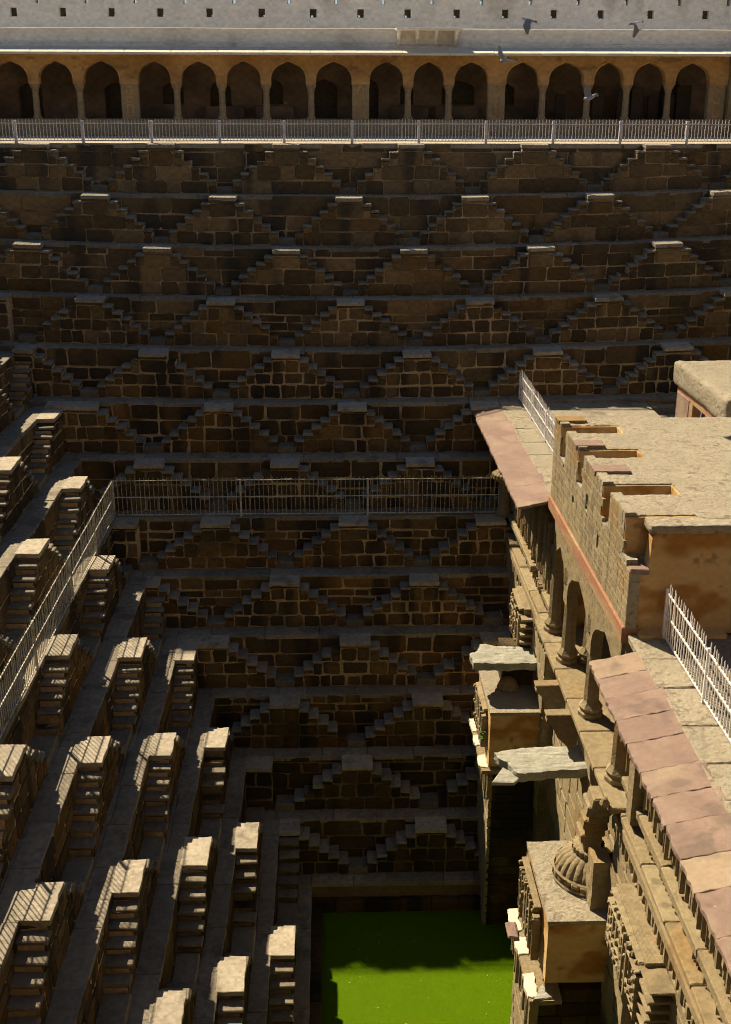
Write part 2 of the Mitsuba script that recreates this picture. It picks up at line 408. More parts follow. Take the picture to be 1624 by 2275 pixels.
mat('m_algae', f_algae, .7, spec=.02)
def f_feather(p, n, uv): return mix(C(.10, .12, .16), C(.42, .45, .5), uv.x)
mat('m_feather', f_feather, .6)
def f_leaf(p, n, uv): return mix(C(.05, .12, .02), C(.10, .2, .04), uv.x)
mat('m_leaf', f_leaf, .6)

# ------------------------------------------------------------------ mapping helpers for walls in world axes
def faceY(m, y):            # (x, z, depth) -> a wall that faces -y
    v, f = m
    return np.c_[v[:, 0], y - v[:, 2], v[:, 1]], np.asarray(f)
def faceX(m, x):            # (y, z, depth) -> a wall that faces -x
    v, f = m
    return np.c_[x - v[:, 2], v[:, 0], v[:, 1]], np.asarray(f)[:, ::-1]
def panel(poly, d):
    m = trimesh.creation.extrude_polygon(poly, d, engine='earcut')
    return np.array(m.vertices), np.array(m.faces)
import shapely
from shapely.geometry import Polygon, box as sbox
def arch_poly(c, w, z0, zs, za, n=14, ogee=.06):
    pts = [(c - w, z0)]
    for t in np.linspace(math.pi, 0, 2 * n + 1):
        s = math.sin(t)
        pts.append((c + w * math.cos(t) * (1 + .05 * s), zs + (za - zs) * (s ** .85 - ogee * (1 - abs(2 * t / math.pi - 1)) ** 0 * 0) + (ogee * max(0, 1 - abs(t - math.pi / 2) * 3))))
    pts.append((c + w, z0))
    return Polygon(pts)
def solid(m):
    v, f = m
    return manifold3d.Manifold(manifold3d.Mesh(np.asarray(v, np.float32), np.asarray(f, np.uint32)))
def mbox(x0, x1, y0, y1, z0, z1):
    return manifold3d.Manifold.cube([x1 - x0, y1 - y0, z1 - z0]).translate([x0, y0, z0])
def rough(man, edge, amp, freq, seed=0, keepz=None, round_=0):
    """refine and push the surface about by noise"""
    man = man.refine_to_length(edge)
    m = man.to_mesh(); v = np.array(m.vert_properties)[:, :3].astype(float); f = np.array(m.tri_verts)
    tm = trimesh.Trimesh(v, f, process=False)
    if round_: trimesh.smoothing.filter_laplacian(tm, lamb=.5, iterations=round_)
    v = np.array(tm.vertices); n = np.array(tm.vertex_normals)
    d = (meshkit.fbm(v * freq + seed, 4, seed) - .5) * 2 * amp
    return v + n * d[:, None], f
def lathe(profile, n=20, center=(0, 0), z0=0, ang=2 * math.pi, ribs=0, depth=0):
    r = np.array([p[0] for p in profile]); z = np.array([p[1] for p in profile])
    th = np.linspace(0, ang, n, endpoint=ang < 6.28)
    v = []
    for i in range(len(r)):
        rr = r[i] * (1 - depth * (np.cos(th * ribs) > .55)) if ribs else np.full(n, r[i])
        v.append(np.c_[center[0] + rr * np.cos(th), center[1] + rr * np.sin(th), np.full(n, z0 + z[i])])
    v = np.vstack(v); f = []
    m = n if ang > 6.28 else n - 1
    for i in range(len(r) - 1):
        for j in range(m):
            a, b = i * n + j, i * n + (j + 1) % n
            f += [[a, b, b + n], [a, b + n, a + n]]
    return v, np.array(f)
def masonry(key, fmap, a0, a1, z0, z1, hs, ls, t, mat_, holes=(), joint=.02, jit=.01, name='stone', bev=.012):
    """coursed stones on a wall; past 300 they are joined"""
    cells = []
    for b0, b1 in courses(z0, z1, hs):
        u = a0 - rng.uniform(0, ls[0] * .5)
        while u < a1 - .02:
            v = u + rng.uniform(*ls)
            if a1 - v < ls[0] * .4: v = a1
            c0, c1 = max(u, a0), min(v, a1)
            if c1 - c0 > .05:
                p = sbox(c0, b0, c1, b1)
                if not any(h.intersection(p).area > .3 * p.area for h in holes): cells.append((c0, c1, b0, b1))
            u = v
    pile = []
    for i, (c0, c1, b0, b1) in enumerate(cells):
        m = fmap(prism(stone_outline(c0, c1, b0, b1, joint, jit), -.05, t * rng.uniform(.5, 1.2), bev))
        if i < 295: obj(key + '__' + name, m, mat_)
        else: pile.append(m)
    if pile: tag(obj(key + f'__{name}_courses', cat(pile), mat_), kind='stuff')
def fence(name, label, path, h, post_at, rails, gap, bar, post, mat_, up=.06, group=None):
    """path: list of 3-D corners; posts at the given distances along it"""
    key = thing(name, label, 'fence', group)
    P = np.array(path, float); seg = np.linalg.norm(np.diff(P, axis=0), axis=1); cum = np.r_[0, np.cumsum(seg)]
    def on(s):
        i = min(int(np.searchsorted(cum, s, side='right') - 1), len(seg) - 1)
        return P[i] + (P[i + 1] - P[i]) * (s - cum[i]) / seg[i], (P[i + 1] - P[i]) / seg[i]
    for i in range(len(seg)):
        d = (P[i + 1] - P[i]) / seg[i]; ang = math.degrees(math.atan2(d[1], d[0]))
        for r in rails:
            n = max(2, int(seg[i] / 1.2)); xs = np.linspace(0, seg[i], n + 1)
            wob = np.r_[0, rng.normal(0, .006, n - 1), 0]
            v, f = [], []
            for j in range(n + 1):
                for a, b in ((-1, -1), (1, -1), (1, 1), (-1, 1)): v.append([xs[j], a * bar * .75, r + wob[j] + b * bar * .9])
            for j in range(n):
                for q in range(4):
                    a, b = j * 4 + q, j * 4 + (q + 1) % 4
                    f += [[a, b, b + 4], [a, b + 4, a + 4]]
            put(key + '__rail', mikit.ply((np.array(v), np.array(f)), mat_, to_world=T().translate(P[i].tolist()).rotate([0, 0, 1], ang)))
    ppost = mikit.ply(block(-post, post, -post, post, 0, h + .0, .008), mat_)
    for s in post_at:
        p, d = on(s)
        put(key + '__post', {**ppost, 'to_world': T().translate((p - [0, 0, .03]).tolist()).rotate([0, 0, 1], math.degrees(math.atan2(d[1], d[0])))})
    w = bar * .5
    bv, bf = box(-w, w, -w, w, rails[0] - .02, h + up - .05)
    bv = np.vstack([bv, [[0, 0, h + up]]]); bf = np.vstack([bf, [[1, 5, 8], [5, 7, 8], [7, 3, 8], [3, 1, 8]]])
    pbar = mikit.ply((bv, bf), mat_)
    s = gap * .5
    while s < cum[-1]:
        if min(abs(s - q) for q in post_at) > post + w * 1.2:
            p, d = on(s)
            put(key + '__picket', {**pbar, 'to_world': T().translate(p.tolist()).rotate([0, 0, 1], math.degrees(math.atan2(d[1], d[0])) + rng.normal(0, 2)).rotate([1, 0, 0], rng.normal(0, .5))})
        s += gap
    return key

# ------------------------------------------------------------------ bottom of the well and the water
key = thing('basin_kerb', 'lowest stone ledges round the green pool', 'ledge')
for (wa, wb, zt) in ((RK[13] - .02, 13.78, -20.0), (13.76, 14.2, -20.6)):
    u = -1.2
    while u < 6.5:
        v = u + rng.uniform(.7, 1.5)
        obj(key + '__kerb_stone', back(block(u + .008, v - .008, wa, wb, zt - .6, zt + rng.uniform(-.02, .01), .02, .012)), 'm_stone'); u = v
    u = 12.0
    while u < 27.4:
        v = min(u + rng.uniform(.7, 1.5), 27.4)
        obj(key + '__kerb_stone', left(block(u + .008, v - .008, wa, wb + .1, zt - .6, zt + rng.uniform(-.02, .01), .02, .012)), 'm_stone'); u = v
obj(key + '__mortar_bed', cat([back(box(-1.4, 6.5, RK[12], RK[13] - .03, -22, -19.55)), left(box(11, 27.6, RK[12], RK[13] - .03, -22, -19.55))]), 'm_mortar')
g = np.linspace(0, 1, 60)
gx, gy = np.meshgrid(-1.2 + 7.2 * g, 6 + 21.5 * g, indexing='ij')
gz = -20.36 + .012 * (meshkit.fbm(np.stack([gx * .8, gy * .8, gx * 0], -1)) - .5)
idx = np.arange(3600).reshape(60, 60)
tag(obj('water', (np.stack([gx, gy, gz], -1).reshape(-1, 3), np.vstack([np.stack([idx[:-1, :-1], idx[1:, :-1], idx[1:, 1:]], -1).reshape(-1, 3), np.stack([idx[:-1, :-1], idx[1:, 1:], idx[:-1, 1:]], -1).reshape(-1, 3)])), 'm_algae', True), kind='structure')
bits = []
for i in range(60):
    x, y, a, r = rng.uniform(-.3, 4.6), rng.uniform(20, 26), rng.uniform(0, 6.28), rng.uniform(.006, .019)
    bits.append(prism(np.c_[x + r * np.cos(a + np.arange(6)) * rng.uniform(.5, 1, 6), y + r * np.sin(a + np.arange(6))], -20.36, -20.34, .004))
tag(obj('floating_litter', cat(bits), 'm_white'), 'pale specks of litter floating on the green pool', 'litter', kind='stuff')

# ------------------------------------------------------------------ courtyard floor, gallery, fort wall
gm = (np.array([[-60, D0 + .4, 0], [60, D0 + .4, 0], [60, 90, 0], [-60, 90, 0]], float), np.array([[0, 1, 2], [0, 2, 3]]))
tag(obj('ground', gm, 'm_ground'), kind='structure')
obj('ground__footing', box(-60, 60, D0 + .41, D0 + 1.2, -3, -.02), 'm_mortar')
u = -14.6
while u < XR:
    v = min(u + rng.uniform(.9, 1.9), XR)
    obj('ground__paving_slab', back(prism(slab_outline(u + .006, v - .006, -.42, .04, .008, .4), -.16, rng.uniform(-.008, .008), .012)), 'm_ground'); u = v

GY = 48.7
gal = thing('arcade_gallery', 'long ochre gallery of cusped arches behind the top white fence', 'gallery')
obj(gal + '__plinth', block(-24, 17.2, GY - .1, 53, -.05, .62, .03), 'm_shaft')
COLS = [-17.4, -15.5, -13.6, -11.66, -9.91, -7.92, -6.06, -4.27, -2.51, -.72, 1.26, 3.16, 4.8, 6.71, 8.58, 10.39, 11.97, 13.67, 15.62]
PIER = {-13.6, -7.92, 1.26, 6.71, 15.62}
hw = lambda c: .36 if c in PIER else .2
wall = sbox(-24, 1.95, 17.2, 3.05)
for a, b in zip(COLS[:-1], COLS[1:]):
    a_, b_ = a + hw(a), b - hw(b)
    wall = wall.difference(arch_poly((a_ + b_) / 2, (b_ - a_) / 2, 1.8, 2.02, 2.74))
obj(gal + '__arch_wall', faceY(panel(wall, .45), GY + .55), 'm_ochre')
for a, b in zip(COLS[:-1], COLS[1:]):       # raised edge of each arch
    a_, b_ = a + hw(a), b - hw(b); c, w = (a_ + b_) / 2, (b_ - a_) / 2
    ring = arch_poly(c, w + .07, 1.97, 2.02, 2.82).difference(arch_poly(c, w, 1.8, 2.02, 2.74))
    if ring.geom_type == 'Polygon': obj(gal + '__arch_moulding', faceY(panel(ring, .035), GY + .095), 'm_ochre')
for c in COLS:
    if c in PIER:
        k = obj(gal + '__pier', block(c - .34, c + .34, GY + .12, GY + .5, .6, 1.96, .02, .004), 'm_shaft')
        for z0, z1 in ((.75, 1.2), (1.25, 1.5)):
            obj(k + '__niche_frame', faceY(panel(sbox(c - .13, z0, c + .13, z1).difference(sbox(c - .085, z0 + .04, c + .085, z1 - .05)), .03), GY + .12), 'm_ochre')
        obj(k + '__niche_frame', faceY(panel(arch_poly(c, .13, 1.55, 1.7, 1.88).difference(arch_poly(c, .085, 1.59, 1.7, 1.83)), .03), GY + .12), 'm_ochre')
    else:
        pr_ = [(.19, 0), (.19, .10), (.15, .14), (.135, .2), (.12, 1.05), (.15, 1.1), (.13, 1.14), (.2, 1.27), (.21, 1.36)]
        obj(gal + '__column', lathe(pr_, 10, (c, GY + .3), .6), 'm_shaft')
# inside: floor is the plinth's top; rear wall with niches, roof, side
rear = sbox(-24, .6, 17.2, 3.1)
holes = []
for x, w, z0, zs, za in ((-12.6, .5, .62, 1.6, 2.0), (-9.0, .5, .62, 1.6, 2.0), (-6.6, .45, 1.2, 1.7, 2.05), (-4.6, .45, 1.1, 1.7, 2.1), (-2.4, .45, 1.2, 1.75, 2.15), (-.2, .55, .62, 1.7, 2.15), (1.6, .5, .62, 1.7, 2.2), (3.3, .28, 1.2, 1.75, 2.0), (5.5, .7, 1.2, 1.75, 2.1), (7.6, .3, 1.2, 1.7, 2.0), (14.6, .45, .62, 1.7, 2.2)):
    holes.append(arch_poly(x, w, z0, zs, za)); rear = rear.difference(holes[-1])
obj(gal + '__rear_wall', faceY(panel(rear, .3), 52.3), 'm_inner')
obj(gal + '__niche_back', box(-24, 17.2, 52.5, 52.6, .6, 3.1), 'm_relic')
for x, w in ((-4.4, .8), (5.4, .9), (-2.3, .8), (3.4, .8)):
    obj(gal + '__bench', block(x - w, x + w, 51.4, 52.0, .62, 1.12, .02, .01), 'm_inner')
obj(gal + '__roof', block(-24, 17.2, GY + .0, 53, 3.06, 3.3, .02), 'm_lime')
xs_ = np.linspace(-24, 17.2, 24)
for a, b in zip(xs_[:-1], xs_[1:]):          # sloping eave slabs, white
    v_, f_ = block(a + .005, b - .005, -1.02, .05, -.05, .045, .012, .006)
    v_ = v_ + [0, 0, 0]; v_[:, 2] += v_[:, 1] * .22
    obj(gal + '__eave_slab', (v_ + [0, GY, 3.27], f_), 'm_white')
prof = [(0, 3.2), (0, 3.30), (-.05, 3.32), (-.05, 3.38), (0, 3.40), (0, 3.46), (-.06, 3.48), (-.06, 3.53), (-.02, 3.55), (-.02, 3.92), (-.09, 3.95), (-.09, 4.0), (.9, 4.06), (.9, 3.2)]
pv, pf = panel(Polygon([(-q + 0, z) for q, z in prof]), 41.2)
obj(gal + '__parapet', (np.c_[-24 + pv[:, 2], GY + .1 - pv[:, 0], pv[:, 1]], pf), 'm_lime')
obj(gal + '__side_pier', rough(mbox(16.0, 18.5, GY - .2, GY + 1, 0, 3.3), .12, .04, 4, 3), 'm_sand', 40)

bal = thing('bracket_balcony', 'small stone slab on four brackets projecting from the grey parapet', 'balcony')
obj(bal + '__slab', block(2.62, 5.14, GY - .78, GY + .2, 3.93, 4.02, .015, .01), 'm_lime')
obj(bal + '__back_panel', block(2.72, 5.0, GY + .05, GY + .12, 3.42, 3.93, .01), 'm_lime')
for x in (2.74, 3.46, 4.2, 4.98):
    obj(bal + '__bracket', faceX(panel(Polygon([(GY + .08, 3.36), (GY - .02, 3.4), (GY - .1, 3.55), (GY - .28, 3.62), (GY - .34, 3.74), (GY - .6, 3.8), (GY - .66, 3.93), (GY + .08, 3.93)]), .1), x + .05), 'm_lime')

fort = thing('fort_wall', 'high grey limewashed wall with rows of square loopholes', 'wall')
WY = 52.5
front_p, mid_p = sbox(-26, 3.6, 24, 7.2), sbox(-26, 3.6, 24, 7.2)
H1 = [-17.2, -15.1, -13.11, -11.08, -9.06, -7.03, -4.98, -2.8, -.64, 1.35, 3.33, 5.4, 7.45, 9.51, 11.5, 13.62, 15.97, 18.0]
H0 = [-16.2, -14.1, -12.1, -10.08, -8.06, -5.99, -3.95, -1.66, .33, 2.31, 4.35, 6.43, 8.5, 10.52, 12.57, 14.81, 16.9]
for x in H1:
    front_p = front_p.difference(sbox(x - .14, 4.63, x + .14, 4.97)); mid_p = mid_p.difference(sbox(x - .02 + .08 * np.sign(x + 2) * -1, 4.66, x + .06 + .08 * np.sign(x + 2) * -1, 4.74))
for x in H0:
    front_p = front_p.difference(sbox(x - .07, 5.14, x + .07, 5.4)); mid_p = mid_p.difference(sbox(x - .05, 5.17, x + .05, 5.34))
obj(fort + '__wall_face', faceY(panel(front_p, .28), WY + .28), 'm_lime')
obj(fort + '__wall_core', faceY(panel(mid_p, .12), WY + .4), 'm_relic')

relics = [(9.3, .42, 1.0), (9.95, .3, .55), (11.55, .4, 1.35), (12.9, .42, 1.35), (13.55, .4, 1.3), (14.25, .35, .95), (9.0, .5, .9), (15.0, .45, 1.1)]
for i, (x, w, h) in enumerate([(8.9, .28, .8), (9.7, .22, 1.0), (10.9 + .4, .24, 1.3), (12.35, .26, 1.3), (12.95, .25, 1.3), (13.6, .2, .95), (14.3, .24, 1.0), (14.9, .3, 1.4)]):
    o = [(x - w, .6), (x + w, .6), (x + w * rng.uniform(.85, 1), .6 + h), (x - w * rng.uniform(.4, .8), .6 + h * rng.uniform(.95, 1.05)), (x - w, .6 + h * rng.uniform(.8, .95))]
    m = faceY(prism(o, 0, .22, .02), 51.2 - .1 * (i % 2))
    tag(obj('carved_relic', m, 'm_relic'), f'dark carved stone slab leaning in the gallery, {NTH[i]} from the left', 'stone slab', 'relics kept in the gallery')

fence('courtyard_fence', 'long white picket fence along the top edge of the well', [(-14.9, D0 - .02, .02), (16.2, D0 - .02, .02)], .74,
      [x + 14.9 for x in (-14.88, -12.7, -10.46, -8.23, -5.95, -3.68, -1.52, .76, 3.01, 5.28, 7.56, 9.84, 12.12, 14.4, 16.1)], (.06, .6), .113, .018, .045, 'm_paint', .03)
e7 = XL + RK[7]
fence('terrace_fence', 'grey steel fence round the edge of the seventh terrace', [(e7 + .02, 11.5, -10.58), (e7 + .02, D0 - RK[7] + .02, -10.58), (5.15, D0 - RK[7] + .02, -10.58)], 1.2,
      [.3, 4.1, 7.9, 11.7, 15.5, 18.6, D0 - RK[7] + .02 - 11.5, 21.61 + 3.84, 21.61 + 7.7, 21.61 + 11.72], (.06, .62, 1.15), .138, .014, .03, 'm_steel', .06)

# ------------------------------------------------------------------ the pavilion on the right
FX = 5.21                     # its front face
ZR = -7.62                    # roof terraces of the wings
blk = thing('pavilion_block', 'two storeyed sandstone block with slotted parapet and pillared loggia', 'building')
SLOTS = [(24.48, 25.1, 6.5), (22.62, 23.22, 6.48), (20.25, 20.88, 6.55), (18.72, 19.12, 6.48)]
body = mbox(FX + .12, 13, 18.92, 25.78, -7.5, -5.56)
for a, b, xe in SLOTS: body = body - mbox(FX - 1, xe, a, b, -6.3, -4)
body = body - mbox(FX - 1, 5.5, 18.3, 19.0, -6.4, -4)
obj(blk + '__roof', rough(body, .1, .022, 5, 5, round_=1), 'm_plaster', 40)
for a, b, xe in SLOTS:
    obj(blk + '__slot_lining', cat([box(FX + .015, xe, b - .035, b + .03, -6.38, -5.6), box(xe - .03, xe + .03, a, b - .036, -6.3, -5.6)]), 'm_oldplaster')
slits = [(23.41, .1, -6.9, -6.68), (22.1, .13, -6.58, -6.2), (20.95, .11, -6.95, -6.62), (21.45, .06, -6.62, -6.42), (22.5, .06, -6.5, -6.32), (24.6, .07, -6.5, -6.34), (20.5, .06, -6.62, -6.4), (19.4, .06, -6.62, -6.45)]
fp = sbox(18.5, -7.5, 25.82, -5.52)
hl = []
for a, b, xe in SLOTS: hl.append(sbox(a, -6.28, b, -4))
hl.append(sbox(18.3, -6.4, 18.75, -4))
for y, w, z0, z1 in slits: hl.append(sbox(y - w, z0, y + w, z1))
for q in hl: fp = fp.difference(q)
obj(blk + '__wall', faceX(panel(fp, .2), FX + .2), 'm_plaster')
masonry(blk, lambda m: faceX(m, FX), 18.5, 25.82, -7.5, -5.54, [.11, .13, .15, .19], (.22, .55), .006, 'm_sand', hl, .012, .012, 'stone', .006)
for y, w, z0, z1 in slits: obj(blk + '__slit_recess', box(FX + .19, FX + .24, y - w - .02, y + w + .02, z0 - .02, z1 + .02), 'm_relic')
for i in (0, 3, 5):            # capping stones laid in the plaster
    y = [25.5, 25.0, 23.9, 23.5, 22.5, 21.7, 20.2][i]
    obj(blk + '__capping_stone', rough(mbox(FX - .03, FX + .5 + .2 * rng.random(), y - .22, y + .2, -5.58, -5.5), .12, .02, 5, i), 'm_pink' if i % 2 else 'm_sand', 40)
obj(blk + '__band', block(FX - .05, FX + .25, 18.5, 25.84, -7.8, -7.48, .02), 'm_salmon')
# side wall towards the camera
sw = Polygon([(FX + .33, -7.66), (10, -7.66), (10, -5.68), (6.2, -5.64), (5.75, -5.62), (5.64, -5.68), (5.57, -5.8), (5.53, -6.42), (FX + .01, -6.45), (FX + .01, -7.8), (FX + .33, -7.8)])
obj(blk + '__side_wall', rough(solid(faceY(panel(sw, .3), 18.84)), .12, .02, 3, 8, round_=1), 'm_oldplaster', 40)
obj(blk + '__wall_top', rough(mbox(5.5, 13, 18.45, 18.92, -5.7, -5.54), .07, .022, 6, 12, round_=1), 'm_plaster', 40)
obj(blk + '__capping_stone', block(FX + .02, 5.56, 18.5, 18.98, -6.46, -6.38, .02, .02), 'm_pink')
# loggia: floor, ledge, columns, arches, back
ZL, ZB = -10.93, -7.8
obj(blk + '__loggia_floor', box(5.3, 10, 18.0, 26.2, ZL - .3, ZL - .02), 'm_sand')
for a, b in zip(np.linspace(18.0, 26.3, 7)[:-1], np.linspace(18.0, 26.3, 7)[1:]):
    obj(blk + '__ledge_slab', block(5.08, 5.75, a + .006, b - .006, ZL - .13, ZL + rng.uniform(-.006, .006), .02, .008), 'm_sand')
cols_y = [25.6, 23.95, 21.45, 18.95]
for a, b in zip(cols_y[:-1], cols_y[1:]):
    sp = sbox(b, -9.45, a, ZB + .02).difference(arch_poly((a + b) / 2, (a - b) / 2 - .2, -9.7, -9.3, -8.5, ogee=.1))
    obj(blk + '__arch', rough(solid(faceX(panel(sp, .25), 5.55)), .1, .02, 6, 2), 'm_sand', 40)
cprof = [(r_ * 1.0, z_) for r_, z_ in [(.26, 0), (.27, .1), (.22, .14), (.26, .22), (.2, .3), (.165, .36), (.15, 1.3), (.145, 1.55), (.17, 1.6), (.14, 1.66), (.15, 1.9), (.2, 1.98), (.2, 2.3)]]
for i, y in enumerate(cols_y):
    for x in (5.45, 5.95):
        if x == 5.95 and i != 1: continue
        obj(blk + '__column', lathe(cprof, 8, (x, y), ZL), 'm_sand')
    obj(blk + '__pilaster', block(5.36, 5.58, y - .15, y + .15, -9.0, ZB + .01, .02), 'm_sand')
obj(blk + '__loggia_back_wall', box(6.9, 7.0, 18.3, 26.2, ZL, ZB), 'm_oldplaster')
obj(blk + '__loggia_ceiling', box(5.42, 7.0, 18.3, 26.2, ZB + .0, ZB + .25), 'm_oldplaster')
obj(blk + '__loggia_end_wall', box(5.6, 7, 25.8, 26.0, ZL, ZB), 'm_oldplaster')
obj(blk + '__loggia_end_wall', box(5.6, 7, 18.2, 18.35, ZL, ZB), 'm_oldplaster')

def frieze(key, y0, y1, x, z0, z1, pitch, proj, name, mat_='m_sand', slant=0.0):
    ms = []
    y = y0
    while y < y1:
        h = rng.uniform(.6, 1); w = pitch * rng.uniform(.3, .62)
        m = block(x - proj * rng.uniform(.5, 1.1), x + .05, y, y + w, z0 + (z1 - z0) * (1 - h) * rng.random(), z1 - (z1 - z0) * (1 - h) * rng.random(), .015, .01)
        m[0][:, 1] += (m[0][:, 2] - z0) * slant
        ms.append(m); y += pitch * rng.uniform(.85, 1.15)
    tag(obj(key + '__' + name, cat(ms), mat_), kind='stuff')
def runs(key, name, y0, y1, L, fn, mat_):
    y = y0
    while y < y1 - .1:
        v = min(y + rng.uniform(*L), y1)
        if y1 - v < .3: v = y1
        if rng.random() > .04 or 'coping' in name: obj(key + '__' + name, fn(y + .004, v - .004), mat_)
        y = v
def wing(label, y0, y1, full):
    key = thing('pavilion_wing', label, 'building')
    obj(key + '__roof_terrace', box(5.75, 9.95 if full else 14, y0, y1, ZR - .35, ZR - .01), 'm_slab')
    obj(key + '__core', box(5.6, 9.9 if full else 14, y0, y1, -20.6, ZR - .36), 'm_sand')
    runs(key, 'coping_slab', y0, y1, (.9, 1.5), lambda a, b: block(5.28 + rng.uniform(-.02, .03), 5.92, a, b, ZR - .12, ZR + rng.uniform(.0, .02), .02, .012), 'm_slate' if not full and 15.4 < a < 16.6 else 'm_plaster')
    ye = y1 - (.0 if full else .6)
    y = y0
    while y < ye - .2:
        v = min(y + rng.uniform(.62, .82) * (1 if full else 1.02), ye)
        if ye - v < .3: v = ye
        o = slab_outline(4.43 + rng.uniform(-.012, .012), 5.36, y + .006, v - .014, .017, .09, .02)
        vv, ff = prism(o, -.04, .03, .008)
        lift = rng.uniform(-.006, .006)
        vv[:, 2] += -7.66 + (vv[:, 0] - 5.3) * .21 + lift + .02 * (vv[:, 1] - y)
        obj(key + '__eave_slab', (vv, ff), 'm_pink'); y = v
    # bracketed frieze, ledges and mouldings on the well side
    obj(key + '__upper_wall', box(5.55, 5.7, y0, y1, -11.1, ZR - .1), 'm_sand')
    frieze(key, y0, y1, 5.55, -9.75, -8.0, .2, .34, 'bracket_row', slant=-.02)
    frieze(key, y0, y1, 5.55, -10.45, -9.7, .17, .12, 'carved_frieze', slant=.05)
    runs(key, 'string_course', y0, y1, (1.1, 2.2), lambda a, b: block(5.37, 5.62, a, b, -10.68, -10.5, .02, .012), 'm_sand')
    frieze(key, y0, y1, 5.55, -10.98, -10.7, .14, .1, 'dentil_row')
    runs(key, 'ledge_slab', y0, y1, (.8, 1.7), lambda a, b: block(5.27, 5.62, a, b, -11.12, -11.0 + rng.uniform(-.01, .01), .02, .014), 'm_sand')
    obj(key + '__moulding', cat([box(5.31, 5.6, y0, y1, -11.2, -11.11), box(5.26, 5.6, y0, y1, -11.36, -11.2)]), 'm_sand')
    frieze(key, y0, y1, 5.34, -11.72, -11.36, .2, .07, 'leaf_frieze')
    obj(key + '__lower_wall', box(5.36, 5.65, y0, y1, -20.7, -11.36), 'm_mortar')
    masonry(key, lambda m: faceX(m, 5.36), y0, y1, -16.5 if full else -15.5, -11.72, [.42, .55, .65], (.6, 1.3), .045, 'm_sand', joint=.025, jit=.03, name='facing_stone')
    return key
far_wing = wing('far sandstone wing with pink slab eave and roof terrace against the far wall', 25.86, 35.4, True)
near_wing = wing('near sandstone wing with broad pink slab eave and carved friezes', 7.0, 18.44, False)
obj(near_wing + '__corner_pier', block(5.3, 5.62, 17.4, 17.75, -10.9, -7.9, .02), 'm_sand')
mid = blk
obj(mid + '__base_wall', box(5.62, 5.9, 18.0, 26.3, -20.7, ZL - .12), 'm_mortar')
masonry(mid, lambda m: faceX(m, 5.62), 18.0, 26.3, -16.0, ZL - .14, [.42, .55], (.6, 1.3), .04, 'm_sand', joint=.025, jit=.03, name='base_stone')
obj(far_wing + '__end_wall', box(5.3, 10, 35.35, 35.5, -12, ZR - .36), 'm_sand')

fence('roof_fence', 'white picket fence along the far wing roof terrace', [(5.97, 35.55, ZR), (5.97, 25.9, ZR)], .95, [.05, 2.4, 4.75, 7.1, 9.5], (.08, .48, .84), .12, .014, .026, 'm_paint', .12, 'fences on the pavilion roof')
fence('roof_fence', 'white picket fence along the near wing roof terrace', [(5.86, 18.35, ZR), (5.86, 8.0, ZR)], 1.0, [.03, 2.35, 4.7, 7.05, 9.4], (.08, .5, .9), .125, .0165, .028, 'm_paint', .13, 'fences on the pavilion roof')

kio = thing('roof_kiosk', 'plain cubic stone room with thick flat plaster roof at the right edge', 'kiosk')
obj(kio + '__roof', rough(mbox(9.85, 15, 27.6, 32.35, -6.32, -5.63), .14, .04, 2.5, 6, round_=2), 'm_plaster', 50)
kw = sbox(27.75, ZR - .1, 32.2, -6.3).difference(sbox(29.6, ZR - .1, 30.7, -6.55))
obj(kio + '__wall', faceX(panel(kw, .25), 10.25), 'm_salmon')
obj(kio + '__wall', box(10.0, 15, 27.75, 28.0, ZR - .1, -6.3), 'm_oldplaster')
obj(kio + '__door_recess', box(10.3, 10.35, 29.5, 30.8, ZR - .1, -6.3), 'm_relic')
for a, b in ((32.15, 31.0), (29.5, 28.2)):
    obj(kio + '__wall_panel', block(9.98, 10.05, b, a, ZR, -6.5, .02), 'm_pink')

stp = thing('terrace_steps', 'short flight of stone steps beside the far roof terrace', 'steps')
for i in range(5):
    obj(stp + '__step', block(9.98, 11.2, 35.0 - (i + 1) * .36, 35.0 - i * .36, -9.2, ZR - .02 - i * .22, .02, .012), 'm_slab')
obj(stp + '__landing', block(9.98, 11.8, 30.2, 33.2, -9.4, -8.75, .02), 'm_slab')

# ------------------------------------------------------------------ projecting balconies, canopies and carved pieces of the pavilion's well side
def lattice(key, name, y0, y1, x, z0, z1, ny, nz, dx=.14, mat_='m_sand'):
    """carved grid of openings, rounded over at the top"""
    ms = []
    for i in range(ny + 1):
        y = y0 + (y1 - y0) * i / ny; b = .028 + .012 * rng.random()
        arc = .25 * abs(2 * i / ny - 1) ** 2
        ms.append(block(x - dx * rng.uniform(.8, 1.1), x + .03, y - b, y + b, z0, z1 - arc, .012, .012))
    for j in range(nz + 1):
        z = z0 + (z1 - z0) * j / nz; b = .022 + .012 * rng.random()
        ms.append(block(x - dx * rng.uniform(.7, 1.0), x + .03, y0, y1, z - b, z + b, .012, .012))
    for i in range(ny):
        for j in range(nz):
            if rng.random() < .6:
                y, z = y0 + (y1 - y0) * (i + .5) / ny, z0 + (z1 - z0) * (j + .8) / nz
                ms.append(block(x - dx * rng.uniform(.6, 1.3), x, y - .04, y + .04, z - .03, z + .05, .012, .015))
    tag(obj(key + '__' + name, cat(ms), mat_), kind='stuff')

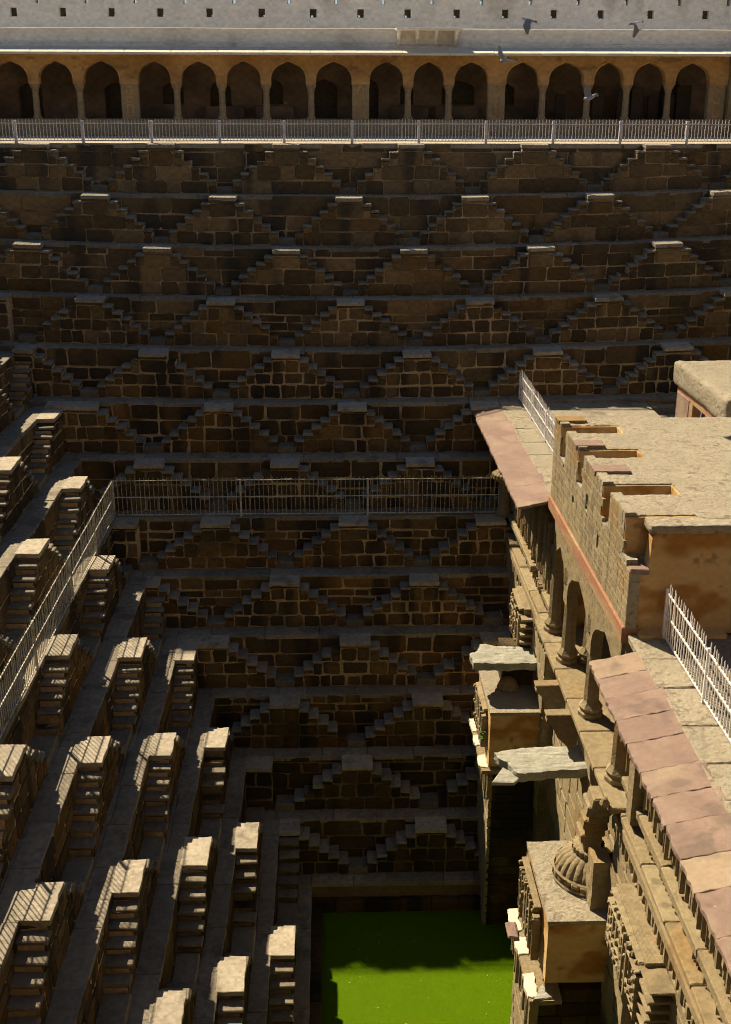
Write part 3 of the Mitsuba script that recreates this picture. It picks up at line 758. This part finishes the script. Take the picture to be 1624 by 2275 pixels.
def balcony(label, xf, y0, y1, zt, zb, base):
    key = thing('projecting_balcony', label, 'balcony')
    obj(key + '__roof_slab', rough(mbox(xf - .02, 5.62, y0 - .02, y1, zt - .09, zt), .1, .012, 4, 3), 'm_plaster', 40)
    obj(key + '__wall', rough(mbox(xf, 5.62, y0, y1 - .02, zb, zt - .085), .14, .012, 3, 4), 'm_oldplaster', 40)
    bx, by0, by1, bz = base
    obj(key + '__base_core', box(bx + .05, 5.62, by0 + .05, by1, -20.9, bz), 'm_stone')
    masonry(key, lambda m: faceX(m, bx + .05), by0, by1, -20.5, bz, [.2, .26, .32], (.4, .9), .04, 'm_sand', joint=.025, jit=.03, name='base_stone')
    masonry(key, lambda m: faceY(m, by0 + .05), bx + .02, 5.62, -20.5, bz, [.26, .32], (.4, .8), .03, 'm_stone', joint=.03, jit=.03, name='side_stone')
    frieze(key, by0, by1, bx + .05, bz - 1.3, bz - .1, .16, .13, 'carved_band', slant=-.05)
    return key
kM = balcony('far projecting balcony box below the slate slab, partly in its shadow', 4.03, 26.0, 28.35, -13.45, -15.05, (4.1, 26.3, 29.6, -15.2))
kN = balcony('near projecting balcony box with a ribbed half dome on its roof', 4.13, 18.2, 20.75, -13.6, -15.1, (4.0, 18.5, 20.95, -15.6))
for key, y0, y1, z in ((kM, 25.9, 28.6, -15.12), (kN, 18.15, 20.95, -15.5)):
    obj(key + '__sill', rough(mbox(3.84, 4.5, y0, y1, z - .1, z), .12, .02, 5, 7), 'm_sand', 40)
    for a, b, w in ((y1 - .05, y1 - .75, .2), (y1 - .95, y1 - 1.5, .24), (y0 + .1, y0 + .75, .22)):
        obj(key + '__lime_patch', prism(slab_outline(3.81, 3.81 + w, min(a, b), max(a, b), .03, .12, .2), z - .06, z + .035, .012), 'm_white')
lattice(kM, 'carved_lattice', 26.5, 28.0, 4.0, -14.75, -13.65, 8, 5)
lattice(kN, 'carved_lattice', 18.75, 20.4, 4.06, -15.0, -13.75, 9, 5)
obj(kN + '__slate_tip', prism([(3.91, 18.15), (4.32, 18.2), (4.18, 18.6)], -15.56, -15.46, .02), 'm_slate')
obj(kN + '__pink_tip', block(3.66, 3.9, 19.9, 20.4, -15.46, -15.38, .02, .02), 'm_pink')
# ribbed half dome with its neck ring on the near balcony
dome = [(.76, 0), (.78, .06), (.78, .16), (.73, .2), (.70, .3), (.60, .47), (.45, .58), (.36, .62)]
obj(kN + '__half_dome', lathe(dome, 96, (5.25, 19.62), -13.6, ribs=24, depth=.055), 'm_sand', 30)
obj(kN + '__dome_band', lathe([(.80, .02), (.82, .05), (.80, .08)], 40, (5.25, 19.62), -13.6), 'm_sand', 30)
obj(kN + '__dome_band', lathe([(.78, .2), (.80, .225), (.76, .25)], 40, (5.25, 19.62), -13.6), 'm_sand', 30)
obj(kN + '__neck_ring', lathe([(.34, .58), (.42, .62), (.42, .72), (.34, .76), (.24, .76)], 64, (5.25, 19.62), -13.6, ribs=22, depth=.08), 'm_sand', 30)
obj(kN + '__dome_pier', rough(mbox(5.0, 5.36, 18.5, 19.0, -13.6, -12.5), .08, .035, 5, 11), 'm_sand', 40)
for i in range(7):
    z = -12.85 + i * .25; d = .12 * (i % 2) + .02 * i
    obj(kN + '__carved_strut', block(4.98 - d * .6, 5.34, 19.35 - .13 * i, 19.75 - .12 * i + d * .4, z, z + .24, .03, .02), 'm_sand')
obj(kN + '__pinnacle', lathe([(.09, 0), (.1, .05), (.05, .14), (.055, .16), (.0, .2)], 8, (5.0, 18.1), -10.93), 'm_sand', 30)
# small ribbed fan on the far balcony
fan = lathe([(.28, 0), (.3, .04), (.28, .08), (.23, .2), (.13, .3), (.0, .34)], 64, (4.66, 27.3), -13.45, ribs=16, depth=.08)
obj(kM + '__ribbed_fan', fan, 'm_sand', 30)
obj(kM + '__upper_pier', rough(mbox(4.52, 5.6, 27.45, 28.4, -13.46, -12.5), .1, .02, 4, 9), 'm_stone', 40)
for i, (pts, z, lb) in enumerate((([(3.62, 26.75), (4.2, 26.68), (5.62, 26.72), (5.62, 27.62), (4.4, 27.75), (3.95, 27.85), (3.85, 27.45), (3.58, 27.3)], -12.4, 'rough grey slate slab jutting out above the far balcony'),
                                  ([(3.98, 21.5), (5.62, 21.68), (5.62, 22.62), (4.4, 22.6), (3.55, 22.4), (3.62, 22.15), (3.8, 21.95)], -12.4, 'broken grey slate slab jutting out above the near balcony'))):
    o = np.array(pts); sm = shapely.segmentize(Polygon(o), .18); o = np.array(sm.exterior.coords)[:-1]
    o = o + (rng.random(o.shape) - .5) * .06
    m = manifold3d.CrossSection([o.tolist()]).extrude(.23).translate([0, 0, z - .23])
    kS = thing('stone_canopy', lb, 'slab')
    obj(kS + '__slab', rough(m, .08, .045, 5, 20 + i, round_=1), 'm_slate', 40)
    if i: obj(kS + '__lower_leaf', prism([(3.42, 21.5), (3.9, 21.48), (4.1, 21.7), (3.75, 22.1)], -12.68, -12.6, .02), 'm_slate')
    obj(kS + '__bearing_stone', block(5.0, 5.6, o[:, 1].min() + .55, o[:, 1].min() + .8, z - .5, z - .17, .03, .03), 'm_sand')
for y in (23.25, 21.9):
    o = [(4.62, -11.2), (4.6, -11.3), (4.75, -11.45), (4.86, -11.7), (5.02, -11.85), (5.12, -11.98), (5.3, -11.9), (5.3, -11.18)]
    obj(blk + '__bracket', faceY(panel(Polygon(o).buffer(0), .2), y + .1), 'm_sand')
    obj(blk + '__bracket_cap', block(4.58, 5.3, y - .14, y + .14, -11.2, -11.12, .015, .01), 'm_sand')
# carved bays of the wings
kc = thing('carved_bay', 'weathered carved bay under the block ledge beside the far slate slab', 'carving')
obj(kc + '__body', rough(mbox(5.1, 5.6, 27.85, 29.4, -12.7, -11.4), .1, .03, 5, 13), 'm_sand', 40)
lattice(kc, 'carved_lattice', 27.95, 29.3, 5.1, -12.65, -11.45, 8, 6, .14)
for i in range(5): obj(kc + '__shelf', block(5.0, 5.6, 27.7 - .03 * i, 27.86, -12.6 + .24 * i, -12.54 + .24 * i, .012, .01), 'm_sand')
kc = thing('carved_bay', 'weathered carved bay with ladder like shelves beneath the near wing', 'carving')
obj(kc + '__body', rough(mbox(5.0, 5.34, 14.9, 16.9, -13.0, -11.75), .1, .03, 5, 14), 'm_sand', 40)
lattice(kc, 'carved_lattice', 14.95, 16.85, 5.0, -12.95, -11.8, 10, 6, .14)
for i in range(7): obj(kc + '__shelf', block(4.92, 5.34, 14.55 - .04 * i, 14.95, -13.2 + .22 * i, -13.14 + .22 * i, .012, .01), 'm_sand')
obj(kc + '__column', lathe([(.2, 0), (.2, .15), (.15, .25), (.13, 1.3), (.17, 1.45), (.2, 1.6)], 16, (5.05, 15.7), -14.6, ribs=8, depth=.06), 'm_sand', 35)
obj(kc + '__shelf', block(4.85, 5.34, 14.6, 16.4, -14.72, -14.58, .02, .02), 'm_sand')
kp = thing('lotus_pillar', 'short stone pillar with a fluted lotus capital at the fence end', 'pillar')
obj(kp + '__shaft', lathe([(.24, 0), (.24, .12), (.2, .2), (.17, .8), (.22, .95), (.2, 1.1)], 14, (5.25, 33.0), -10.6, ribs=7, depth=.05), 'm_sand', 35)
obj(kp + '__capital', lathe([(.2, 1.08), (.36, 1.16), (.44, 1.26), (.42, 1.36), (.2, 1.48), (.0, 1.5)], 60, (5.25, 33.0), -10.6, ribs=20, depth=.09), 'm_sand', 30)
tag(obj('weed', cat([prism(np.c_[3.93 + rng.normal(0, .03) + .035 * np.cos(np.arange(5) * 1.25), 26.45 + rng.normal(0, .06) + .05 * np.sin(np.arange(5) * 1.25)], z, z + .01, .003) for z in rng.uniform(-14.5, -14.2, 14)]), 'm_leaf'), 'small green weed growing on the carved lattice of the far balcony', 'weed')

# ------------------------------------------------------------------ pigeons
def pigeon(label, pos, yaw, pitch, roll, lift, light):
    key = thing('pigeon', label, 'pigeon', 'pigeons flying past the gallery' if light < 2 else None)
    S = lambda r, x, y, z: manifold3d.Manifold.sphere(r, 14).translate([x, y, z])
    H = manifold3d.Manifold.batch_hull
    bodym = H([S(.052, .06, 0, 0), S(.06, 0, 0, -.005), S(.03, -.11, 0, .005)]) + H([S(.045, .06, 0, .005), S(.026, .13, 0, .03)]) + H([S(.026, .135, 0, .034), S(.006, .172, 0, .03)])
    tail = H([S(.008, -.1, .02, .005), S(.008, -.1, -.02, .005), S(.005, -.21, .055, .0), S(.005, -.21, -.055, .0)])
    M = T().translate(pos).rotate([0, 0, 1], yaw).rotate([0, 1, 0], pitch).rotate([1, 0, 0], roll)
    mm = np.array(M.matrix)
    def add(name, man, r):
        m = man.to_mesh(); v = np.array(m.vert_properties)[:, :3] @ mm[:3, :3].T + mm[:3, 3]
        obj(key + '__' + name, (v, np.array(m.tri_verts)), 'm_feather', True, (r, 0))
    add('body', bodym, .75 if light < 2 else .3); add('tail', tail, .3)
    for sgn in (-1, 1):
        a = math.radians(lift[0 if sgn < 0 else 1]); ca, sa = math.cos(a), math.sin(a)
        W = lambda d, x: (x, sgn * (.03 + d * ca), .02 + d * sa)
        wing_ = H([S(.012, *W(0, .07)), S(.010, *W(0, -.05)), S(.009, *W(.15, .09)), S(.007, *W(.15, -.06))]) + H([S(.009, *W(.15, .09)), S(.007, *W(.15, -.06)), S(.004, *W(.33, -.03)), S(.004, *W(.3, -.08))])
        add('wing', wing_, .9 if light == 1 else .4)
pigeon('grey pigeon flying before the grey wall, nearest the small stone slab', [4.82, 30, 3.2], 175, -10, 20, (-55, -70), 0)
pigeon('grey pigeon flying before the grey wall at the right', [7.48, 30, 3.14], 10, -5, -25, (-60, -50), 0)
pigeon('pale pigeon with spread wings against the ochre arch wall', [4.27, 30, 2.31], 120, 15, 35, (25, 30), 1)
pigeon('grey pigeon with raised wings in front of a gallery column', [6.44, 30, 1.45], 150, 20, 45, (60, 20), 0)
pigeon('pigeon sitting in the tall slit window of the pavilion block', [5.33, 22.02, -6.5], 170, -20, 0, (-85, -85), 2)

# ------------------------------------------------------------------ the rest of the well: its near side, an added fill on the right and the galleries round the courtyard
def plain_side(name, label, F2, u0, u1, kmax):
    key = thing(name, label, 'terrace wall')
    for k in range(kmax):
        obj(key + '__tier', F2(cat([box(u0, u1, RK[k] - 3, RK[k], -ZK[k + 1] - .4, -ZK[k]), box(u0, u1, RK[k], RK[k + 1], -ZK[k + 1] - .6, -ZK[k + 1])])), 'm_stone')
plain_side('near_terraces', 'stone terraces of the near side of the well below the viewer', lambda m: (np.c_[m[0][:, 0], 1.2 + m[0][:, 1] * .55, m[0][:, 2]], m[1]), -40, 40, 13)
plain_side('left_upper_terraces', 'topmost stone terraces of the left side of the well', lambda m: (np.c_[XL + m[0][:, 1], m[0][:, 0], m[0][:, 2]], np.asarray(m[1])[:, ::-1]), -2, D0 - RK[2] - .3, 2)
key = thing('right_fill', 'unseen fill added behind the pavilion on the right', 'wall')
obj(key + '__masonry', cat([box(16.3, 40, -2, D0 + .3, -12, -.02), box(14.2, 16.3, -2, 30, -21, -7.7)]), 'm_stone')  # unseen fill, added to stop light leaking in past the tiers
for nm, lb, b in (('side_gallery', 'gallery along the left side of the courtyard', (-26, -21, -6, 47, 0, 4.2)), ('side_gallery', 'gallery along the right side of the courtyard', (19, 24, -6, 47, 0, 4.2))):
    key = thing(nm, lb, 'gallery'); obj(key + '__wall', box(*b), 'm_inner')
key = thing('palace', 'tall palace building behind the viewer', 'building')
obj(key + '__wall', box(-26, 24, -9, -2.5, -2, 11), 'm_stone')
gm2 = cat([box(-60, XL - .02, -6, D0 + .35, -3, -.012), box(-60, 60, -40, -1.5, -3, -.016)])
obj('ground__bank', gm2, 'm_ground')
